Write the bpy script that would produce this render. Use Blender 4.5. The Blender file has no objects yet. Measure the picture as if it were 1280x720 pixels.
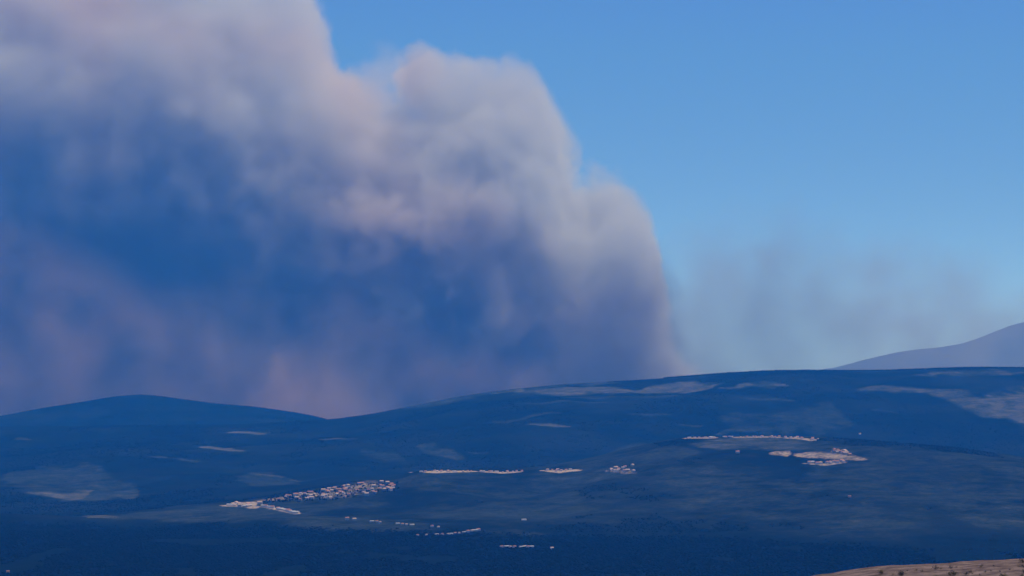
import bpy, math, random
import numpy as np

# ------------------------------------------------------------------ camera
F = 3022.0            # focal length in photo pixels (1280 wide)
VH = 470.0            # photo row of the eye-level horizon
ZC = 500.0            # camera altitude above the datum
scene = bpy.context.scene
col = scene.collection
cam_d = bpy.data.cameras.new('camera'); cam = bpy.data.objects.new('camera', cam_d); col.objects.link(cam)
cam.location = (0, 0, ZC); cam.rotation_euler = (math.pi/2, 0, 0)
cam_d.sensor_width = 36; cam_d.lens = 36*F/1280; cam_d.shift_y = (VH-360)/1280
cam_d.clip_start = 1; cam_d.clip_end = 200000
scene.camera = cam
# ------------------------------------------------------------------ sky, sun, exposure
SUN_EL = math.radians(70); SUN_AZ = math.radians(68)      # azimuth clockwise from the view direction (+Y)
world = bpy.data.worlds.new('World'); scene.world = world; world.use_nodes = True
wn = world.node_tree.nodes; wn.clear()
sky = wn.new('ShaderNodeTexSky'); sky.sky_type = 'NISHITA'; sky.sun_disc = False
sky.sun_elevation = SUN_EL; sky.sun_rotation = SUN_AZ
sky.altitude = 3500; sky.air_density = 0.6; sky.dust_density = 0.0; sky.ozone_density = 10.0
bg = wn.new('ShaderNodeBackground'); bg.inputs['Strength'].default_value = 0.135
wo = wn.new('ShaderNodeOutputWorld')
tint = wn.new('ShaderNodeMix'); tint.data_type = 'RGBA'; tint.blend_type = 'MULTIPLY'; tint.inputs[0].default_value = 1
tint.inputs[7].default_value = (.88, .95, 1.42, 1)          # deep clear-air blue, the same over the whole sky
world.node_tree.links.new(sky.outputs[0], tint.inputs[6]); world.node_tree.links.new(tint.outputs[2], bg.inputs[0]); world.node_tree.links.new(bg.outputs[0], wo.inputs[0])
sun_d = bpy.data.lights.new('sun', 'SUN'); sun_d.energy = 4.0; sun_d.angle = math.radians(0.5); sun_d.color = (1, .95, .89)
sun = bpy.data.objects.new('sun', sun_d); col.objects.link(sun)
sun.rotation_euler = (math.pi/2 - SUN_EL, 0, math.pi - SUN_AZ)
vs = scene.view_settings
vs.view_transform = 'Standard'; vs.look = 'None'; vs.exposure = 0.0; vs.gamma = 1.0; vs.use_curve_mapping = False
cy = scene.cycles
cy.volume_step_rate = 0.45; cy.volume_max_steps = 160; cy.volume_bounces = 3; cy.max_bounces = 6
cy.diffuse_bounces = 2; cy.use_denoising = True; cy.volume_preview_step_rate = 1.0
HAZE_DENSITY = 4.3e-5; HAZE_COLOR = (.015, .27, 1.0)

# ------------------------------------------------------------------ helpers
rng = np.random.default_rng(7); random.seed(7)
def tag(o, label=None, cat=None, group=None, kind=None):
    if label: o['label'] = label
    if cat: o['category'] = cat
    if group: o['group'] = group
    if kind: o['kind'] = kind
    return o
def mesh_from(name, v, f, mat=None, smooth=False):
    me = bpy.data.meshes.new(name)
    me.from_pydata([tuple(map(float, p)) for p in v], [], [tuple(map(int, q)) for q in f]); me.update()
    if mat: me.materials.append(mat)
    if smooth: me.polygons.foreach_set('use_smooth', [True]*len(me.polygons))
    return me
def link(name, me, parent=None):
    o = bpy.data.objects.new(name, me); col.objects.link(o)
    if parent: o.parent = parent
    return o
def grid_mesh(name, X, Y, Z, mat):
    n, m = X.shape
    me = bpy.data.meshes.new(name)
    me.vertices.add(n*m)
    me.vertices.foreach_set('co', np.stack([X, Y, Z], -1).reshape(-1).astype(np.float32))
    i = np.arange(n*m).reshape(n, m)
    q = np.stack([i[:-1, :-1], i[:-1, 1:], i[1:, 1:], i[1:, :-1]], -1).reshape(-1, 4)
    me.loops.add(q.size); me.loops.foreach_set('vertex_index', q.reshape(-1).astype(np.int32))
    me.polygons.add(len(q)); me.polygons.foreach_set('loop_start', (np.arange(len(q))*4).astype(np.int32))
    me.polygons.foreach_set('use_smooth', np.ones(len(q), bool))
    me.update(calc_edges=True); me.validate()
    me.materials.append(mat)
    return me
_P = {}
def vnoise(x, y, seed=0):
    if seed not in _P: _P[seed] = np.pad(np.random.default_rng(seed).random((256, 256)), ((0, 1), (0, 1)), 'wrap')
    t = _P[seed]
    xi = np.floor(x).astype(int); yi = np.floor(y).astype(int); fx = x-xi; fy = y-yi
    fx = fx*fx*fx*(fx*(fx*6-15)+10); fy = fy*fy*fy*(fy*(fy*6-15)+10); xi &= 255; yi &= 255
    a = t[xi, yi]; b = t[xi+1, yi]; c = t[xi, yi+1]; d = t[xi+1, yi+1]
    return (a+(b-a)*fx)*(1-fy)+(c+(d-c)*fx)*fy - .5
def fbm(x, y, octv=4, seed=0, rough=.5):
    s = 0; a = 1
    for o in range(octv):
        s = s + a*vnoise(x+17.3*o, y+5.1*o, seed+o); a *= rough; x = x*2.03; y = y*2.03
    return s
def sstep(a, b, x):
    t = np.clip((x-a)/(b-a), 0, 1); return t*t*(3-2*t)
class NT:
    def __init__(s, name, vol=False):
        s.m = bpy.data.materials.new(name); s.m.use_nodes = True; s.t = s.m.node_tree; s.t.nodes.clear()
        s.out = s.t.nodes.new('ShaderNodeOutputMaterial')
    def n(s, typ, ins=None, **kw):
        nd = s.t.nodes.new('ShaderNode'+typ)
        for k, v in kw.items(): setattr(nd, k, v)
        for k, v in (ins or {}).items(): s.set(nd.inputs[k], v)
        return nd
    def set(s, sock, v):
        if isinstance(v, bpy.types.NodeSocket): s.t.links.new(v, sock)
        elif isinstance(v, bpy.types.Node): s.t.links.new(v.outputs[0], sock)
        else: sock.default_value = v
    def math(s, op, a, b=None, c=None, clamp=False):
        nd = s.t.nodes.new('ShaderNodeMath'); nd.operation = op; nd.use_clamp = clamp
        for i, v in enumerate((a, b, c)):
            if v is not None: s.set(nd.inputs[i], v)
        return nd.outputs[0]
    def mix(s, f, a, b):
        nd = s.t.nodes.new('ShaderNodeMix'); nd.data_type = 'RGBA'
        s.set(nd.inputs[0], f); s.set(nd.inputs[6], a); s.set(nd.inputs[7], b); return nd.outputs[2]
    def ramp(s, x, a, b, lo=0., hi=1.):
        nd = s.t.nodes.new('ShaderNodeMapRange'); nd.interpolation_type = 'SMOOTHSTEP'
        for i, v in enumerate((x, a, b, lo, hi)): s.set(nd.inputs[i], v)
        return nd.outputs[0]
    def noise(s, vec, scale, detail=3., rough=.5, dist=0.):
        nd = s.n('TexNoise', {'Vector': vec, 'Scale': scale, 'Detail': detail, 'Roughness': rough, 'Distortion': dist}); return nd.outputs[0]
def rgb(*c): return (*c, 1.)
def plain(name, c, rough=.9, var=.25, scale=.6):
    t = NT(name); co = t.n('TexCoord').outputs['Object']
    oi = t.n('ObjectInfo').outputs['Random']
    f = t.math('MULTIPLY', t.math('ADD', t.noise(co, scale, 4), oi), .5)
    cc = t.mix(f, rgb(*[k*(1-var) for k in c]), rgb(*[min(1, k*(1+var)) for k in c]))
    b = t.n('BsdfPrincipled', {'Base Color': cc, 'Roughness': rough}); t.set(b.inputs['Specular IOR Level'], .2)
    t.set(t.out.inputs['Surface'], b.outputs[0]); return t.m

# ------------------------------------------------------------------ terrain
def land_material():
    t = NT('hill_vegetation')
    g = t.n('NewGeometry').outputs['Position']
    pale = t.n('Attribute', attribute_name='pale').outputs['Fac']
    soil = t.n('Attribute', attribute_name='soil').outputs['Fac']
    n1 = t.noise(g, .0022, 5, .6); n2 = t.noise(g, .012, 4, .6); n3 = t.noise(g, .06, 3, .6)
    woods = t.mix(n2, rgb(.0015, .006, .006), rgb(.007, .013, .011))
    scrub = t.mix(n3, rgb(.009, .019, .017), rgb(.034, .046, .038))
    field = t.mix(n2, rgb(.065, .07, .064), rgb(.125, .12, .105))
    dirt = t.mix(n3, rgb(.12, .09, .07), rgb(.56, .45, .33))
    wood = t.n('Attribute', attribute_name='wood').outputs['Fac']
    sc = t.math('MULTIPLY', t.math('MULTIPLY', t.ramp(n1, .40, .70), .35), t.math('SUBTRACT', 1., wood))
    brk = t.math('ADD', t.math('MULTIPLY', t.math('SUBTRACT', n2, .5), .9), t.math('MULTIPLY', t.math('SUBTRACT', n3, .5), .5))
    pw = t.math('MULTIPLY', brk, t.ramp(pale, .05, .4, 0., 1.4))
    c = t.mix(t.math('ADD', sc, t.ramp(t.math('ADD', pale, pw), .05, .75), clamp=True), woods, scrub)
    c = t.mix(t.math('MULTIPLY', t.ramp(t.math('ADD', pale, t.math('MULTIPLY', pw, .6)), .5, 1.05), .9), c, field)
    brk2 = t.math('MULTIPLY', t.math('SUBTRACT', n3, .5), 1.7)
    c = t.mix(t.ramp(t.math('ADD', soil, t.math('MULTIPLY', brk2, t.math('MINIMUM', soil, .5))), .15, .95), c, dirt)
    bump = t.n('Bump', {'Strength': .6, 'Distance': 6., 'Height': n3})
    b = t.n('BsdfDiffuse', {'Color': c, 'Normal': bump.outputs[0]})
    t.set(t.out.inputs['Surface'], b.outputs[0]); return t.m
MAT_LAND = land_material()

def C(pts):
    a = np.array(pts, float)
    us = np.arange(-3000, 4300, 5.0); v = np.interp(us, a[:, 0], a[:, 1])
    k = np.exp(-.5*(np.arange(-9, 10)/3.2)**2); k /= k.sum()
    v = np.convolve(np.pad(v, 9, 'edge'), k, 'valid')
    return lambda u: np.interp(u, us, v)
cA = C([(0,651),(130,652),(270,655),(400,664),(560,668),(740,673),(860,673),(1000,680),(1280,696),(1500,700)])
cB = C([(-300,650),(0,648),(90,647),(140,643),(270,631),(330,623),(400,611),(450,603),(490,600),(520,588),(600,587),(660,586),(700,580),(740,571),(800,556),(860,545),(950,543.5),(1030,545),(1100,551),(1200,560),(1280,572),(1400,600)])
cDB = C([(0,7600),(270,8000),(490,8800),(600,9000),(800,9300),(1000,9300),(1280,8800),(1500,8600)])
cR = C([(-300,531),(0,533),(200,531),(330,529),(420,523),(470,516),(520,505),(580,493),(640,485),(700,479),(780,475),(850,471),(900,467),(960,463),(1050,463.5),(1120,463),(1200,460),(1280,460),(1400,462),(1700,480)])
cDR = C([(0,13000),(500,13300),(1280,13900)])
cH = C([(-700,560),(-300,540),(-100,532),(0,521),(50,510),(100,503),(140,495),(180,492.5),(210,496),(270,504),(330,509),(390,519),(430,530),(600,550)])
def Zv(D, v): return -(v-VH)/F*D
def pchip(xk, yk, x):
    h = np.diff(xk); d = np.diff(yk)/h; m = np.zeros_like(yk)
    same = d[:-1]*d[1:] > 0
    w1 = 2*h[1:]+h[:-1]; w2 = h[1:]+2*h[:-1]
    with np.errstate(divide='ignore', invalid='ignore'):
        mm = (w1+w2)/(w1/d[:-1]+w2/d[1:])
    m[1:-1] = np.where(same, np.nan_to_num(mm), 0); m[0] = d[0]; m[-1] = d[-1]
    i = np.clip(np.searchsorted(xk, x)-1, 0, len(xk)-2); t = (x-xk[i])/h[i]
    return ((1+2*t)*(1-t)**2*yk[i]+t*(1-t)**2*h[i]*m[i]+t*t*(3-2*t)*yk[i+1]+t*t*(t-1)*h[i]*m[i+1])
PLAIN = -430.0
US = np.arange(-1000, 2281, 10.0)
DG = np.concatenate([np.arange(0, 4500, 60.), np.arange(4500, 17400, 20.)])
def build_profile():
    out = np.zeros((len(US), len(DG)))
    for k, u in enumerate(US):
        A, B, DB, R, DR, H = cA(u), cB(u), cDB(u), cR(u), cDR(u), cH(u)
        Dbase = -PLAIN*F/(A-VH); zB = Zv(DB, B)
        DB = max(DB, Dbase+500)
        zdip = min(zB-25, -395 if u > 500 else -395-55*float(sstep(500, 200, u)))
        zR = Zv(DR, R); zH = Zv(15200., H)
        xs = [0, 350, 1500, 3000, 4500, Dbase-150, Dbase+250, .5*(Dbase+DB), DB, DB+900, DR-1700, DR, DR+700, 15200., 16200., 17400.]
        zs = [-5, -75, -240, -400, PLAIN-4, PLAIN, PLAIN+14, PLAIN+.55*(zB-PLAIN), zB, zdip, zdip+.60*(zR-zdip), zR, min(zR-45, zH-20 if u < 450 else -200), zH, -400, -470]
        out[k] = pchip(np.array(xs, float), np.array(zs, float), DG)
    return out
PROF = build_profile()
def base_z(x, y):
    D = np.maximum(y, 1.0); u = np.clip(640+F*x/D, US[0], US[-1]-1e-3); d = np.clip(y, 0, DG[-1]-1e-3)
    fu = (u-US[0])/10.; i = fu.astype(int); fu = fu-i
    j = np.clip(np.searchsorted(DG, d, 'right')-1, 0, len(DG)-2); fd = (d-DG[j])/(DG[j+1]-DG[j])
    z = (PROF[i, j]*(1-fu)+PROF[i+1, j]*fu)*(1-fd)+(PROF[i, j+1]*(1-fu)+PROF[i+1, j+1]*fu)*fd
    DB, DR = cDB(u), cDR(u)
    w = np.minimum(np.minimum(sstep(100, 900, np.abs(y-DB)), sstep(60, 900, np.abs(y-DR))), sstep(60, 500, np.abs(y-15200)))
    w = (.12+.88*w)*sstep(6300, 7600, y)
    rid = 1-2*np.abs(fbm(x/1100+3, y/1500, 4, 11))
    z = z+w*(46*fbm(x/1500, y/1900, 5, 3, .52)+26*(rid-.8)+16*fbm(x/330, y/420, 3, 41)) + 2.5*fbm(x/260, y/400, 3, 31)
    return z+ZC
srows = np.concatenate([np.linspace(-.62, -.30, 14)[:-1], np.linspace(-.30, .30, 640), np.linspace(.30, .62, 14)[1:]])
drows = np.concatenate([np.arange(0, 4400, 40.), np.arange(4400, 17350, 24.)])
S, DD = np.meshgrid(srows, drows)
TX = S*(DD+900); TY = DD
TZ = base_z(TX.ravel(), TY.ravel()).reshape(TX.shape)
me = grid_mesh('hills', TX, TY, TZ, MAT_LAND)
hills = tag(link('hills', me), 'blue hazed hills of scrub, woods and pale fields', kind='structure')

# land cover: pale fields and bare soil, laid out as strokes (photo column, photo row, half height)
PALE = [([(455,509,2),(520,504,4),(560,500,5),(612,495,2)],.6), ([(560,499,1.5),(640,487,2),(700,481,2),(790,478,1.5)],.6),
 ([(620,492,2),(680,490,5),(740,489,7),(810,490,3)],.85), ([(800,488,3),(850,484,8),(890,481,6),(908,478,2)],.85), ([(912,485,2),(955,481,6),(992,482,2)],.8),
 ([(668,530,1.5),(690,531,3),(712,533,1)],.9), ([(632,527,1.5),(690,516,2.5)],.5), ([(514,556,2),(540,562,7),(570,570,7),(592,575,3)],.6), ([(585,565,1.5),(610,566,1.5)],.5),
 ([(405,549,1.2),(438,548,2)],.8), ([(280,541,1.5),(332,542,2)],.9), ([(243,558,1.5),(292,564,2.5)],.9), ([(200,571,1.5),(258,578,2.5)],.6), ([(20,549,1.5),(42,549,1.5)],.6),
 ([(0,600,10),(60,603,26),(110,600,27),(150,607,12),(182,617,6)],.55), ([(40,615,3),(80,620,8),(120,613,5)],.85), ([(148,617,3),(165,616,9),(178,616,4)],.65),
 ([(295,600,6),(340,598,12),(372,606,2)],.5), ([(310,592,2),(345,595,2.5),(372,601,1.5)],.75),
 ([(1060,487,2),(1100,486,5),(1160,489,7),(1210,500,10),(1250,512,14),(1300,520,20)],.75), ([(1130,467,1.5),(1200,468,4),(1290,466,4)],.75),
 ([(1225,500,5),(1255,505,22),(1300,508,34)],.85), ([(900,522,8),(960,528,14),(1040,522,18),(1070,530,5)],.42),
 ([(890,544,2),(915,536,3),(945,537,2)],.55), ([(840,530,1),(870,532,1.5)],.6), ([(440,560,3),(480,570,8),(510,575,3)],.4),
 ([(100,649,2),(150,646,5),(260,643,10),(400,650,12),(560,661,7),(700,668,5)],.55), ([(105,647,1.5),(140,645.5,2)],.85),
 ([(420,630,10),(600,625,28),(760,640,20)],.48), ([(700,585,5),(800,570,14),(860,565,10)],.5), ([(860,600,12),(940,610,26),(1000,615,18),(1080,590,5)],.52),
 ([(1000,600,30),(1100,610,40),(1200,620,40),(1300,640,40)],.46), ([(1100,570,10),(1200,575,10),(1290,590,8)],.45), ([(1200,650,5),(1250,655,8),(1290,655,8)],.6),
 ([(930,497,1.2),(960,499,2),(990,501,1)],.6), ([(1090,512,1),(1130,517,2)],.45), ([(640,505,1),(700,502,1.8),(760,503,1)],.5), ([(760,515,1),(800,518,1.8),(842,517,1)],.5), ([(700,497,1),(760,497,1.5),(860,495,1)],.5),
 ([(850,556,4),(920,555,7),(1000,557,7),(1050,560,4)],.7), ([(870,559,1.5),(895,558,2)],.9)]
SOIL = [([(281,632,1),(300,631,3),(326,632,3.5)],.75), ([(318,626.5,1),(345,625,2.5),(370,622,4),(400,619,7),(440,614,8),(470,610,8),(496,609,2)],.5), ([(376,619,3),(385,618,5),(398,619,5)],.9),
 ([(327,633,.8),(345,636,1.4),(372,642,1.4)],.9), ([(520,590.5,.6),(545,590,1.9),(566,590,1.4),(595,589.6,.9)],.85), ([(598,589.6,.8),(628,591,1.3),(656,589.3,.7)],.8),
 ([(680,588,.8),(700,589,2.4),(727,587.5,.9)],.85), ([(759,588.5,1),(778,588,3.5),(794,587,6)],.55),
 ([(858,548,.8),(900,547,1.2)],.7), ([(920,546.8,1),(960,546.5,1.6),(975,547,1.2)],.6), ([(978,547.5,1),(1000,548,1.6),(1026,551,2.4)],.7),
 ([(967,567,2.5),(985,567,4),(994,566,1.5)],.55), ([(1003,569,3),(1030,569,6),(1055,570,7),(1075,573,3.5),(1094,575,.7)],.6), ([(1036,563,.8),(1052,564,1.6),(1062,567,.8)],.8),
 ([(1008,579.5,.8),(1030,580.5,1.8),(1062,577,.9)],.65), ([(530,666,1),(555,668.5,1),(585,666,1)],.35)]
fx, fy, fz = TX.ravel(), TY.ravel(), TZ.ravel()
U = 640+F*fx/np.maximum(fy, 1); V = VH-F*(fz-ZC)/np.maximum(fy, 1)
# which ground points look towards the viewpoint's side of the crest (so fields stay on the near slopes)
Vg = V.reshape(TX.shape)
front = Vg <= np.minimum.accumulate(np.where(TY < 3000, 9999, Vg), 0)+1.2
front = front.ravel()
wob = 4.5*fbm(fx/140, fy/300, 4, 51)
wob2 = 40*fbm(fx/300, fy/420, 3, 57)
rag = 1.5*fbm(fx/230, fy/520, 5, 63, .62)
def stroke(pts, val, wobble=1.):
    a = np.array(pts, float)
    vc = np.interp(U, a[:, 0], a[:, 1]); hh = np.interp(U, a[:, 0], a[:, 2])
    L = a[-1, 0]-a[0, 0]; Uw = U+wobble*wob2*min(1, L/60)
    e = np.clip(np.minimum(Uw-a[0, 0]+3, a[-1, 0]+3-Uw)/(.18*L+3), 0, 1)
    hh = hh*(.25+.75*np.sqrt(e))
    m = 1.3-((V-vc+wobble*wob*np.minimum(1, hh/3))/hh)**2
    if wobble > .8: m = m+rag*np.minimum(1, hh/6)
    return val*np.minimum(1, e*3)*np.clip(m, 0, 1)
pale = np.zeros_like(U); soil = np.zeros_like(U)
for p, s in PALE: pale = np.maximum(pale, stroke(p, s))
for p, s in SOIL: soil = np.maximum(soil, stroke(p, s, .9 if max(q[2] for q in p) > 3 else .6))
Dbase_ = -PLAIN*F/(cA(U)-VH)
bench = sstep(0, 250, fy-Dbase_)*sstep(250, 0, fy-cDB(U))*sstep(60, 160, U)
pale = np.maximum(pale*.9, bench*np.clip(.26+.55*fbm(fx/330, fy/640, 5, 83, .6), 0, .5))
pale *= front & (fy > 5500); soil *= front & (fy > 5500)
near = sstep(3200, 1500, fy)
pale = np.maximum(pale, near*.6)
nz = fbm(fx/520, fy/900, 4, 77)
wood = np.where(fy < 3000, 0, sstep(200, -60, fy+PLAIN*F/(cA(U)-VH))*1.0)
for nm, arr in (('pale', pale), ('soil', soil), ('wood', wood)):
    at = me.attributes.new(nm, 'FLOAT', 'POINT'); at.data.foreach_set('value', arr.astype(np.float32))
FR = (Vg, front.reshape(TX.shape))
def ground_at(u, v, lo=4500):
    """world point where the line of sight through a photo pixel meets the hills"""
    D = np.arange(lo, 16500, 6.); x = (u-640)/F*D
    z = base_z(x, D); hit = np.nonzero(z >= ZC-(v-VH)/F*D)[0]
    i = hit[0] if len(hit) else int(np.argmax((z-ZC)/D))
    return x[i], D[i], z[i]
def ground_z(x, y): return float(base_z(np.array([x]), np.array([y]))[0])

# wide ground sheet to the horizon
def flat_mat():
    t = NT('lowland'); g = t.n('NewGeometry').outputs['Position']
    c = t.mix(t.noise(g, .0008, 6, .6), rgb(.02, .026, .018), rgb(.07, .062, .05))
    t.set(t.out.inputs['Surface'], t.n('BsdfDiffuse', {'Color': c}).outputs[0]); return t.m
me = mesh_from('ground', [(-70000,-20000,5),(70000,-20000,5),(70000,90000,5),(-70000,90000,5)], [(0,1,2,3)], flat_mat())
tag(link('ground', me), 'low ground beyond and around the hills', kind='structure')

# far mountain at the right, behind the smoke veil
DM = 29500.
cM = C([(600,520),(1000,470),(1040,461),(1090,446),(1130,439),(1200,432),(1240,417),(1262,408),(1300,398),(1400,390),(1560,410),(1800,470),(1900,520)])
us = np.arange(700, 1860, 4.0); dd = np.linspace(-4200, 4200, 90)
MU, MD = np.meshgrid(us, dd)
crest = ZC+(VH-cM(MU))/F*DM
MX = (MU-640)/F*DM; fall = np.abs(MD)/4200
MZ = 0+np.maximum(crest, 0)*(1-fall**1.3)+ (420*(fbm(MX/1500, MD/1300, 6, 71, .55))*np.clip(fall*3, .10, 1))
MZ = np.where(np.abs(MD) > 4150, -40, MZ)
tag(link('mountain', grid_mesh('mountain', MX, MD+DM, MZ, flat_mat())), 'distant pale mountain beyond the ridge', kind='structure')

# near hillside spur, lower right
def near_mat():
    t = NT('dry_earth'); g = t.n('NewGeometry').outputs['Position']
    n = t.ramp(t.noise(g, .16, 7, .7), .3, .7); m = t.noise(g, 2.5, 4, .6)
    c = t.mix(n, rgb(.05, .036, .038), rgb(.21, .155, .14)); c = t.mix(t.ramp(m, .55, .7), c, rgb(.09, .07, .05))
    bump = t.n('Bump', {'Strength': .8, 'Distance': .15, 'Height': m})
    t.set(t.out.inputs['Surface'], t.n('BsdfDiffuse', {'Color': c, 'Normal': bump.outputs[0]}).outputs[0]); return t.m
DN = 620.
cN = C([(700,800),(900,752),(1000,735),(1075,720),(1110,715),(1140,712),(1200,711),(1240,708.5),(1280,706),(1400,698),(1700,690),(2400,700)])
NXs = np.arange(40, 360, 1.2); NYs = np.arange(380, 860, 2.0)
NX, NY = np.meshgrid(NXs, NYs)
ncrest = ZC-(cN(640+F*NX/DN)-VH)/F*DN
def near_z(x, y):
    c = ZC-(cN(640+F*x/DN)-VH)/F*DN; d = y-DN
    z = c-np.where(d > 0, .0012*d*d, .0006*d*d+.02*np.abs(d)) + .5*fbm(x/9, y/14, 4, 91)*sstep(0, 30, np.abs(d)+6)
    return z
NZ = near_z(NX, NY)
tag(link('near_hillside', grid_mesh('near_hillside', NX, NY, NZ, near_mat())), 'dry bare earth hillside close by', kind='structure')

# ------------------------------------------------------------------ woods
def crown_mat(name, lo, hi):
    t = NT(name); g = t.n('NewGeometry').outputs['Position']
    c = t.mix(t.ramp(t.noise(g, .03, 4, .7), .3, .7), rgb(*lo), rgb(*hi))
    t.set(t.out.inputs['Surface'], t.n('BsdfDiffuse', {'Color': c}).outputs[0]); return t.m
OCT = np.array([(1,0,.42),(0,1,.5),(-1,0,.4),(0,-1,.52),(.1,-.05,1.),(0,0,0.)], float)
OF = np.array([(0,1,4),(1,2,4),(2,3,4),(3,0,4),(1,0,5),(2,1,5),(3,2,5),(0,3,5)])
def wood_mesh(name, x, y, h, mat, wide=1.):
    n = len(x); z = base_z(x, y); r = np.random.default_rng(len(x))
    a = r.random(n)*6.28; w = wide*h*r.uniform(.45, .7, n)
    v = np.repeat(OCT[None], n, 0)*r.uniform(.75, 1.25, (n, 6, 3)); v[:, 5] = 0
    X = (v[:, :, 0]*np.cos(a)[:, None]-v[:, :, 1]*np.sin(a)[:, None])*w[:, None]+x[:, None]
    Y = (v[:, :, 0]*np.sin(a)[:, None]+v[:, :, 1]*np.cos(a)[:, None])*w[:, None]+y[:, None]
    Z = v[:, :, 2]*h[:, None]+z[:, None]-.3
    me = bpy.data.meshes.new(name); me.vertices.add(n*6)
    me.vertices.foreach_set('co', np.stack([X, Y, Z], -1).reshape(-1).astype(np.float32))
    f = (OF[None]+(np.arange(n)*6)[:, None, None]).reshape(-1, 3)
    me.loops.add(f.size); me.loops.foreach_set('vertex_index', f.reshape(-1).astype(np.int32))
    me.polygons.add(len(f)); me.polygons.foreach_set('loop_start', (np.arange(len(f))*3).astype(np.int32))
    me.update(calc_edges=True); me.materials.append(mat); return me
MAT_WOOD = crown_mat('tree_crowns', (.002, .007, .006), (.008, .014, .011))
def attr_at(x, y, arr):
    """value of a per-vertex hill attribute at the nearest grid vertex"""
    s = x/(y+900); i = np.clip(np.searchsorted(srows, s), 0, len(srows)-1); j = np.clip(np.searchsorted(drows, y), 0, len(drows)-1)
    return arr.reshape(TX.shape)[j, i]
r = np.random.default_rng(5)
y = r.uniform(4600, 7300, 90000); x = r.uniform(-.235, .235, 90000)*y
uu = 640+F*x/y; k = (y < -PLAIN*F/(cA(uu)-VH)+40*r.standard_normal(len(y))) & (fbm(x/160, y/300, 4, 101) > -.32)
x, y = x[k], y[k]
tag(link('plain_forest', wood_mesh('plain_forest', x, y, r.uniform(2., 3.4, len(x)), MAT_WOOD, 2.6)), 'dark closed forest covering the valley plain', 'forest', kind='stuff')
y = r.uniform(6500, 15500, 150000); x = r.uniform(-.235, .235, 150000)*y
pa = attr_at(x, y, pale); so = attr_at(x, y, soil)
k = (pa < .2) & (so < .1) & (fbm(x/420, y/700, 5, 111, .6) > .02)
x, y = x[k], y[k]
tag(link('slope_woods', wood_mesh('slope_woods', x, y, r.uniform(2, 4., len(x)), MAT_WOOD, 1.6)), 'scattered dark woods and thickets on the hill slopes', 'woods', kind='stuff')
u = r.uniform(830, 1330, 2600); y = cDR(u)+r.uniform(-40, 60, len(u)); x = (u-640)/F*y
tag(link('ridge_woods', wood_mesh('ridge_woods', x, y, r.uniform(5, 8, len(x)), MAT_WOOD)), 'thin dark belt of trees along the top of the long ridge', 'woods', kind='stuff')

vu = r.uniform(330, 498, 420); vv = np.interp(vu, [330,370,400,440,470,498], [626,622,619,614,610,608])+r.uniform(-1, 1, 420)*np.interp(vu, [330,400,450,498], [3,8,9,5])
vp = np.array([ground_at(a, b)[:2] for a, b in zip(vu, vv)])
tag(link('village_trees', wood_mesh('village_trees', vp[:, 0], vp[:, 1], r.uniform(3.5, 8, 420), MAT_WOOD)), 'dark garden trees scattered between the houses on the long bare spur', 'trees', kind='stuff')

# ------------------------------------------------------------------ houses
WALLS = [plain('limewash', (.62, .57, .51)), plain('cream_render', (.50, .42, .34)), plain('bare_stone', (.34, .27, .21))]
ROOFS = [plain('clay_tiles', (.34, .17, .11)), plain('pale_tiles', (.46, .34, .26)), plain('grey_sheet', (.42, .41, .40))]
def house_meshes(w, d, h, rise, wm, rm, nm):
    W, Dp = w/2, d/2
    wall = mesh_from('wall_'+nm, [(-W,-Dp,-3),(W,-Dp,-3),(W,Dp,-3),(-W,Dp,-3),(-W,-Dp,h),(W,-Dp,h),(W,Dp,h),(-W,Dp,h),(-W,0,h+rise),(W,0,h+rise)],
        [(0,1,5,4),(2,3,7,6),(1,2,6,9,5),(3,0,4,8,7),(3,2,1,0)], wm)
    e = .45; s = rise/Dp; th = .22; v = []; f = []
    for sg in (-1, 1):
        b = len(v); lo = h-e*s
        v += [(-W-e, sg*(Dp+e), lo+.03),(W+e, sg*(Dp+e), lo+.03),(W+e, 0, h+rise+.03),(-W-e, 0, h+rise+.03),
              (-W-e, sg*(Dp+e), lo+th+.03),(W+e, sg*(Dp+e), lo+th+.03),(W+e, 0, h+rise+th+.03),(-W-e, 0, h+rise+th+.03)]
        q = [(3,2,1,0),(4,5,6,7),(0,1,5,4),(1,2,6,5),(2,3,7,6),(3,0,4,7)]
        f += [tuple(b+i for i in (p if sg < 0 else p[::-1])) for p in q]
    roof = mesh_from('roof_'+nm, v, f, rm)
    cx = W*.5
    cz = h+rise*.4
    chim = mesh_from('chimney_'+nm, [(cx+a*.4, Dp*.35+b*.4, cz+c) for c in (0, rise*.6+1.3) for a, b in ((-1,-1),(1,-1),(1,1),(-1,1))],
        [(3,2,1,0),(4,5,6,7),(0,1,5,4),(1,2,6,5),(2,3,7,6),(3,0,4,7)], wm)
    return wall, roof, chim
KINDS = [house_meshes(11, 8, 5.4, 2.2, WALLS[0], ROOFS[0], 'white'), house_meshes(9, 7, 4.6, 1.8, WALLS[0], ROOFS[1], 'small'),
         house_meshes(13, 8, 6.2, 2.3, WALLS[1], ROOFS[1], 'cream'), house_meshes(10, 8, 5.0, 2.0, WALLS[2], ROOFS[0], 'stone'),
         house_meshes(18, 9, 4.4, 1.5, WALLS[0], ROOFS[2], 'long')]
def house(x, y, kind, rz, label, group=None, sc=1.):
    z = ground_z(x, y)
    o = bpy.data.objects.new('house', None); col.objects.link(o); o.location = (x, y, z); o.rotation_euler = (0, 0, rz); o.scale = (sc,)*3
    tag(o, label, 'house', group)
    wl, rf, ch = KINDS[kind]
    link('wall', wl, o); rr = link('roof', rf, o); link('chimney', ch, rr)
    return o
placed = []
LOOK = ['off-white house with clay-red roof', 'small off-white house with tan roof', 'cream house with tan roof', 'brown stone house with clay-red roof', 'long off-white house with grey roof']
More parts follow.
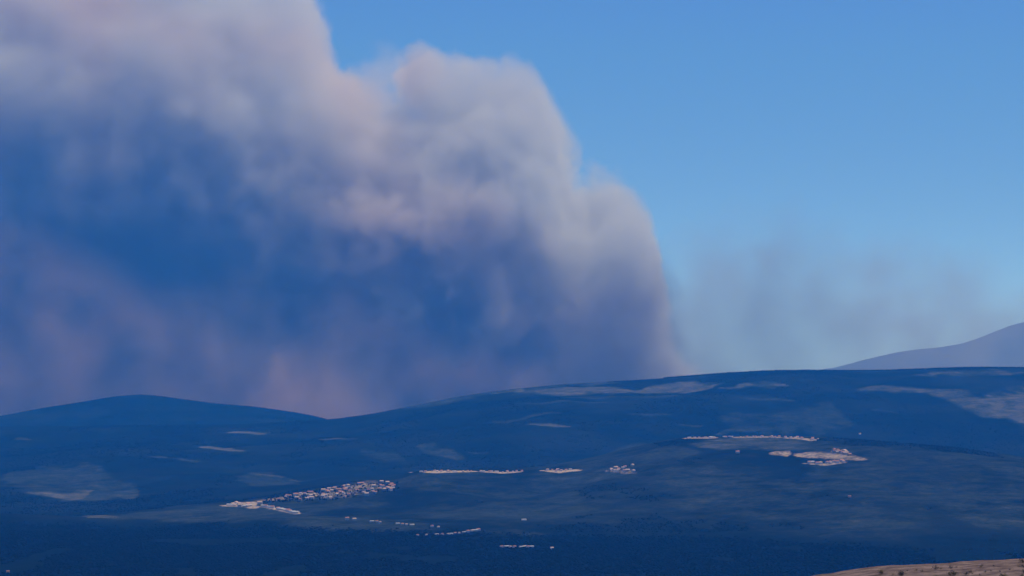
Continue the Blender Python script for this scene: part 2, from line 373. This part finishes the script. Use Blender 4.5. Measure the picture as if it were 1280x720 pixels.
def settle(u, v, kind, label, group, sc=1., rz=None, gap=9., lo=4500):
    x, y, z = ground_at(u, v, lo)
    for px, py in placed:
        if (px-x)**2+(py-y)**2 < gap*gap: return None
    placed.append((x, y))
    return house(x, y, kind, random.uniform(-.5, .9) if rz is None else rz, label, group, sc)
def along(pts, t):
    a = np.array(pts, float); d = np.concatenate([[0], np.cumsum(np.abs(np.diff(a[:, 0])))]); t = t*d[-1]
    return [float(np.interp(t, d, a[:, k])) for k in range(a.shape[1])]
def cluster(n, pts, kinds, label, group, sc=(.85, 1.2), gap=11., rz=None):
    made = 0
    for i in range(n*6):
        u, v, h = along(pts, random.random())
        k = random.choice(kinds)
        if settle(u, v+random.uniform(-h, h), k, LOOK[k]+' '+label, group, random.uniform(*sc), rz, gap): made += 1
        if made >= n: break
cluster(78, [(345,625,2),(370,622,4),(400,619,6),(440,614,8),(470,610,8),(494,609,3)], [0,1,2,2,3,3,3], 'in the packed village on the spur', 'houses of the village on the long bare spur')
cluster(14, [(283,632,.8),(300,631,2.5),(326,632,3)], [0,1,2,4], 'at the pointed tip of the spur', 'houses at the tip of the long bare spur')
cluster(12, [(329,633.4,.2),(345,636,.3),(352,637.5,.3),(370,641.8,.3)], [0,4,4], 'in the row slanting below the spur tip', 'row of white houses slanting below the spur', gap=14, rz=-.3)
cluster(18, [(523,590.3,.3),(545,589.5,1),(566,589.7,.6),(594,589.4,.3)], [0,1,4], 'in the long row on the low crest', 'long level row of white houses on the low crest', sc=(.5, .8), gap=14, rz=.1)
cluster(12, [(600,589.4,.3),(628,590.6,.5),(654,589,.3)], [0,1,4], 'in the crest row beside the gap', 'level row of white houses beyond the gap', sc=(.5, .8), gap=14, rz=.1)
cluster(9, [(682,588,.3),(700,588.6,1.2),(724,587.4,.4)], [0,2,4], 'in the short row beside the hamlet', 'short row of white houses on the low crest', sc=(.5, .8), gap=14, rz=.1)
cluster(13, [(761,588.3,.6),(778,588,3),(793,587,5)], [0,1,2], 'in the hamlet ending the low crest', 'houses of the little hamlet')
cluster(24, [(860,548,.4),(900,547,.6),(925,546.6,.6),(960,546.5,.9),(975,547,.6)], [0,1,4], 'lining the top of the domed hill', 'houses along the top of the domed hill', gap=14, sc=(.55, .8))
cluster(14, [(980,547.6,.5),(1000,548,.9),(1024,550.5,1.6)], [0,1,2], 'where the domed hill crest falls away', 'houses at the end of the domed hill crest', gap=13, sc=(.6, .9))
cluster(12, [(1040,564,1),(1050,566,2),(1062,568,2)], [0,2,3], 'above the bare earth patch', 'houses on the bare earth patch')
cluster(12, [(1010,579.2,.5),(1030,580,1.2),(1060,577,.7)], [0,0,1,4], 'along the foot of the bare earth patch', 'houses below the bare earth patch')
for i, (u, v) in enumerate([(465,652.6),(471,653),(475,653.6),(497,655.6),(503,656.3),(508,656.6),(515,657),(540,658.8),(548,659.6)]):
    settle(u, v, [4,0,1][i % 3], LOOK[[4,0,1][i % 3]]+' strung along the upper lane', 'houses strung along the upper lane', .7, .5)
for i, (u, v) in enumerate([(522,670),(533,669.6),(546,668.7),(553,668.6),(560,668.4),(564,668.2),(569,667.4),(574,667),(580,666),(585,665.6),(590,664.8),(594,664),(598,663.5),(601,663.8)]):
    settle(u, v, [0,1,4][i % 3], LOOK[[0,1,4][i % 3]]+' in the curving row beside the forest', 'houses in the curving row at the plain edge', .6 if i < 9 else .85, .6)
for i, (u, v) in enumerate([(627,684.5),(633,684.2),(638,684.6),(643,684.8),(652,684.6),(656,684.2),(660,684.8),(664,684.3)]):
    settle(u, v, [0,4,1][i % 3], LOOK[[0,4,1][i % 3]]+' in the row inside the forest', 'houses in the dark plain forest', .7, .5)
house_spots = [(434,649.6,0,1.0,'bright white house alone below the long bare spur'),(443,650.4,2,.8,'dull pale house beside the bright white house below the spur'),
 (655,650.6,4,.75,'lone white house on the open slope under the low crest'),(690,686.5,1,.85,'single pale house apart from the row in the dark plain forest'),
 (922,566.5,0,1.15,'lone white house in the scrub below the top of the domed hill'),(1075,543.2,1,1.,'lone white dot of a house behind the domed hill'),
 (1062,622,3,.8,'lone dull house in the scrub on the broad lower slope'),(10,716,3,.7,'lone pale house standing out of the dark forest at the valley bottom')]
for u, v, k, sc, lb in house_spots: settle(u, v, k, lb, None, sc, .15, 1.)

# ------------------------------------------------------------------ shrubs on the near hillside
leafm = plain('shrub_leaves', (.035, .042, .024), var=.5, scale=3.); leafd = plain('dry_shrub_leaves', (.16, .125, .05), var=.4, scale=3.); stemm = plain('shrub_stems', (.10, .07, .05))
def shrub_proto(seed, mat):
    rr = random.Random(seed); v = []; f = []; sv = []; sf = []
    for i in range(150):
        a = rr.random()*6.28; q = math.acos(1-rr.random()); R_ = .5*(rr.random()**.4)*(1+.35*math.sin(3*a+seed))
        c = (R_*math.sin(q)*math.cos(a), R_*math.sin(q)*math.sin(a), .12+.75*R_*math.cos(q)*1.3)
        d = [(rr.uniform(-.09, .09), rr.uniform(-.09, .09), rr.uniform(-.07, .07)) for _ in range(3)]; b = len(v)
        v += [tuple(c[k]+e[k] for k in range(3)) for e in d]; f.append((b, b+1, b+2))
    for i in range(7):
        a = i*.9+rr.random(); b = len(sv); t = (.3*math.cos(a), .3*math.sin(a), .42)
        sv += [(-.02,0,-.2),(.02,0,-.2),(0,.025,-.2), t]; sf += [(b,b+1,b+3),(b+1,b+2,b+3),(b+2,b,b+3)]
    return mesh_from('foliage', v, f, mat), mesh_from('stems', sv, sf, stemm)
SH = [shrub_proto(i, leafm) for i in range(3)]+[shrub_proto(9, leafd)]
for i in range(170):
    u = random.uniform(1095, 1300); y = DN+random.uniform(-95, 6); x = (u-640)/F*y
    z = float(near_z(np.array([x]), np.array([y]))[0])
    k = random.choice([0,1,2,0,1,3])
    o = bpy.data.objects.new('shrub', None); col.objects.link(o); o.location = (x, y, z); o.rotation_euler = (0, 0, random.random()*6); s_ = .6+1.7*random.random()**1.8; o.scale = (s_*1.15, s_*1.15, s_)
    size = 'low' if s_ < .9 else 'middling' if s_ < 1.5 else 'big'
    if k == 3: tag(o, size+' yellowed dry shrub on the bare earth hillside', 'shrub', size+' dry shrubs on the near hillside')
    else: tag(o, size+' dark green shrub on the bare earth hillside', 'shrub', size+' dark shrubs on the near hillside')
    link('foliage', SH[k][0], o); link('stems', SH[k][1], o)
# ------------------------------------------------------------------ smoke
DS = 19500.; PX = DS/F                                   # the smoke stands behind the ridge; metres per photo pixel there
def top_profile(pts, D):
    a = np.array(pts, float); return (a[:, 0]-640)*D/F, ZC+(VH-a[:, 1])*D/F
def plume_material(name, pts, yc, T, sig, edge, colors, n_scale=1.0, n_amp=.9, seed=0., brown=.5, zbot=-500., tz=(.88, .42), calm=None, lean=None):
    xs, zs = top_profile(pts, yc)
    x0, x1 = xs.min(), xs.max(); zmax = zs.max(); zmin = 0.
    t = NT(name)
    pos = t.n('NewGeometry').outputs['Position']
    km = t.n('VectorMath', {0: pos, 1: (.001, .001, .001)}, operation='MULTIPLY').outputs[0]
    km = t.n('VectorMath', {0: km, 1: (seed, seed*.7, seed*1.3)}, operation='ADD').outputs[0]
    sep = t.n('SeparateXYZ', {0: pos}); x, y, z = sep.outputs
    n1 = t.noise(km, 1.1*n_scale, 1.5, .5); n2 = t.noise(km, 2.5*n_scale, 3.6, .55)
    xw = t.math('ADD', t.math('ADD', x, t.math('MULTIPLY', t.math('SUBTRACT', n2, .5), 800/n_scale)), t.math('MULTIPLY', t.math('SUBTRACT', n1, .5), 500/n_scale))
    fx_ = t.n('MapRange', {0: xw, 1: x0, 2: x1, 3: 0., 4: 1.}).outputs[0]
    def curve(xk, zk):
        fc = t.n('FloatCurve', {'Factor': 1., 'Value': fx_}); cm = fc.mapping; cu = cm.curves[0]
        P = [((a-x0)/(x1-x0), b/zmax) for a, b in zip(xk, zk)]
        while len(cu.points) < len(P): cu.points.new(.5, .5)
        for p, (a, b) in zip(cu.points, P): p.location = (a, b); p.handle_type = 'AUTO_CLAMPED'
        cm.update()
        return t.math('MULTIPLY', fc.outputs[0], zmax)
    H = curve(xs, zs)
    Hs = curve(*top_profile(lean, yc)) if lean else H      # smooth line the front leans back from
    bil = t.math('ADD', t.math('MULTIPLY', t.math('SUBTRACT', n1, .5), 900*n_amp/n_scale), t.math('MULTIPLY', t.math('SUBTRACT', n2, .5), 1000*n_amp/n_scale))
    if calm: bil = t.math('MULTIPLY', bil, t.ramp(x, (calm[0]-640)*yc/F, (calm[1]-640)*yc/F, .4, 1.25))
    a = t.math('SUBTRACT', H, z)
    yb = t.math('ABSOLUTE', t.math('SUBTRACT', y, yc))
    Tz = t.math('MULTIPLY', t.ramp(t.math('SUBTRACT', Hs, z), 0., 1450., T*tz[1], T), t.ramp(z, 300., 2000., tz[0], 1.))
    b = t.math('SUBTRACT', Tz, yb)
    d = t.math('SMOOTH_MIN', a, b, min(700., .5*T))
    d = t.math('SMOOTH_MIN', d, t.math('SUBTRACT', z, zbot), min(300., .4*T))
    d = t.math('ADD', d, bil)
    dens = t.ramp(d, 0., edge)
    dens = t.math('MULTIPLY', dens, t.ramp(n2, .25, .7, .45, 1.3))
    dens = t.math('MULTIPLY', dens, sig)
    nb = t.noise(km, .55, 2, .5)
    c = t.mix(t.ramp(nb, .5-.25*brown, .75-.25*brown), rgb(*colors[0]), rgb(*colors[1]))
    pv = t.n('VolumePrincipled', {'Color': c, 'Density': dens, 'Anisotropy': .25})
    t.set(t.out.inputs['Volume'], pv.outputs[0])
    return t.m
def plume_object(name, pts, yc, T, margin, mat, zlow=20., lump=120.):
    xs, zs = top_profile(pts, yc)
    gx = np.linspace(xs.min()-margin*.3, xs.max()+margin*.6, 70)
    tz = np.interp(gx, xs, zs)
    k = np.ones(3)/3; tz = np.convolve(np.pad(tz, 1, 'edge'), k, 'valid')+margin
    nr = 22; verts = []; faces = []
    for i, x in enumerate(gx):
        for j in range(nr):
            th = math.pi*j/(nr-1); c, s = math.cos(th), math.sin(th)
            yy = yc-math.copysign(abs(c)**.45, c)*(T+margin*.9); zz = zlow+(max(tz[i], zlow+60)-zlow)*s**.45
            if 0 < j < nr-1:
                dn = lump*float(vnoise(np.array([x/420+9]), np.array([th*2.4+3]), 5)[0]); yy += -c*dn; zz += s*dn
            verts.append((x, yy, zz))
    n = len(gx)
    for i in range(n-1):
        for j in range(nr-1):
            a = i*nr+j; faces.append((a, a+nr, a+nr+1, a+1))
        faces.append((i*nr+nr-1, (i+1)*nr+nr-1, (i+1)*nr, i*nr))
    faces.append(tuple(range(nr))); faces.append(tuple((n-1)*nr+j for j in range(nr-1, -1, -1)))
    me = mesh_from(name, verts, faces, mat, True)
    return link(name, me)
MAIN = [(-520,-60),(-300,-75),(0,-80),(200,-70),(330,-50),(395,-15),(412,40),(420,90),(445,112),(475,125),(505,120),(530,95),(565,72),(620,70),(668,95),(700,140),(708,195),(726,248),(756,244),(788,248),(806,274),(817,330),(824,385),(834,430),(860,462),(900,500)]
sm = plume_material('grey_smoke', MAIN, DS, 1700., 1/260., 230., ((.79,.825,.855),(.86,.79,.745)), brown=.25, calm=(150, 600),
    lean=[(-520,-78),(-100,-80),(200,-79),(400,-40),(560,20),(700,55),(790,90),(840,160),(900,330)])
plume = tag(plume_object('smoke_plume', MAIN, DS, 1700., 260., sm), 'huge billowing grey brown smoke plume rising behind the ridge', 'smoke', kind='stuff')
VEIL = [(740,500),(790,350),(850,305),(910,270),(985,255),(1040,285),(1100,305),(1160,305),(1220,325),(1290,345),(1360,370),(1440,430),(1520,520)]
YV = 22600.
sv = plume_material('thin_smoke', VEIL, YV, 1500., 1/1500., 1000., ((.42,.52,.60),(.53,.54,.55)), n_amp=1.25, seed=4., tz=(1., 1.))
veil = tag(plume_object('smoke_veil', VEIL, YV, 1500., 200., sv), 'thin grey veil of smoke drifting in front of the distant mountain', 'smoke', kind='stuff')
PUFF = [(425,140),(438,85),(460,58),(485,50),(508,60),(526,95),(535,140)]
sp = plume_material('puff_smoke', PUFF, DS+300, 340., 1/520., 330., ((.93,.92,.91),(.93,.9,.87)), n_amp=.45, n_scale=1.6, seed=21., zbot=ZC+(VH-118)*PX, tz=(1., 1.))
tag(plume_object('smoke_puff', PUFF, DS+300, 340., 60., sp, zlow=ZC+(VH-135)*PX, lump=40.), 'faint pale puff of smoke hanging over the notch of the plume', 'smoke', kind='stuff')
FOOT_SHADE = [(560,530),(640,460),(700,390),(750,335),(795,295),(825,292),(846,360),(866,415),(905,440),(980,510)]  # base wisp enlarged and darkened, standing in for shade on the plume's lower right
sf = plume_material('foot_shade_smoke', FOOT_SHADE, DS-2300, 560., 1/330., 800., ((.26,.27,.33),(.36,.31,.33)), n_amp=.7, n_scale=1.5, seed=17., tz=(1., 1.))
tag(plume_object('smoke_foot_shade', FOOT_SHADE, DS-2300, 560., 100., sf, lump=50.), 'dusky mauve smoke at the plume foot, darkened to shade its lower right side', 'smoke', kind='stuff')
BRN = [(285,560),(320,480),(345,435),(375,405),(410,420),(445,455),(475,500),(510,560)]
sb = plume_material('brown_smoke', BRN, DS-2000, 520., 1/580., 900., ((.97,.72,.55),(.98,.70,.50)), n_amp=.6, n_scale=1.4, seed=9., tz=(1., 1.))
tag(plume_object('smoke_column', BRN, DS-2000, 520., 120., sb, lump=60.), 'brownish smoke column rising from the saddle beside the rounded hill', 'smoke', kind='stuff')
BRL = [(-300,560),(-240,330),(-120,230),(0,240),(120,300),(260,350),(420,350),(560,400),(680,450),(760,560)]
sl = plume_material('purple_smoke', BRL, DS-2500, 520., 1/1900., 700., ((.90,.74,.68),(.93,.69,.60)), n_amp=.7, n_scale=1.2, seed=13., tz=(1., 1.))
tag(plume_object('smoke_sheet', BRL, DS-2500, 520., 120., sl, lump=60.), 'thin brownish purple smoke sheet hanging before the dark plume above the rounded hill', 'smoke', kind='stuff')

# ------------------------------------------------------------------ haze
hv = [(x, y, z) for x in (-30000, 30000) for y in (-3000, 35000) for z in (-120, 5200)]
hf = [(0,1,3,2),(4,6,7,5),(0,4,5,1),(2,3,7,6),(0,2,6,4),(1,5,7,3)]
t = NT('haze_air')
pv = t.n('VolumePrincipled', {'Color': rgb(*HAZE_COLOR), 'Density': HAZE_DENSITY, 'Absorption Color': rgb(1, 1, 1)})
t.set(t.out.inputs['Volume'], pv.outputs[0])
tag(link('haze', mesh_from('haze', hv, hf, t.m)), 'blue haze filling the air over the hills', 'haze', kind='stuff')
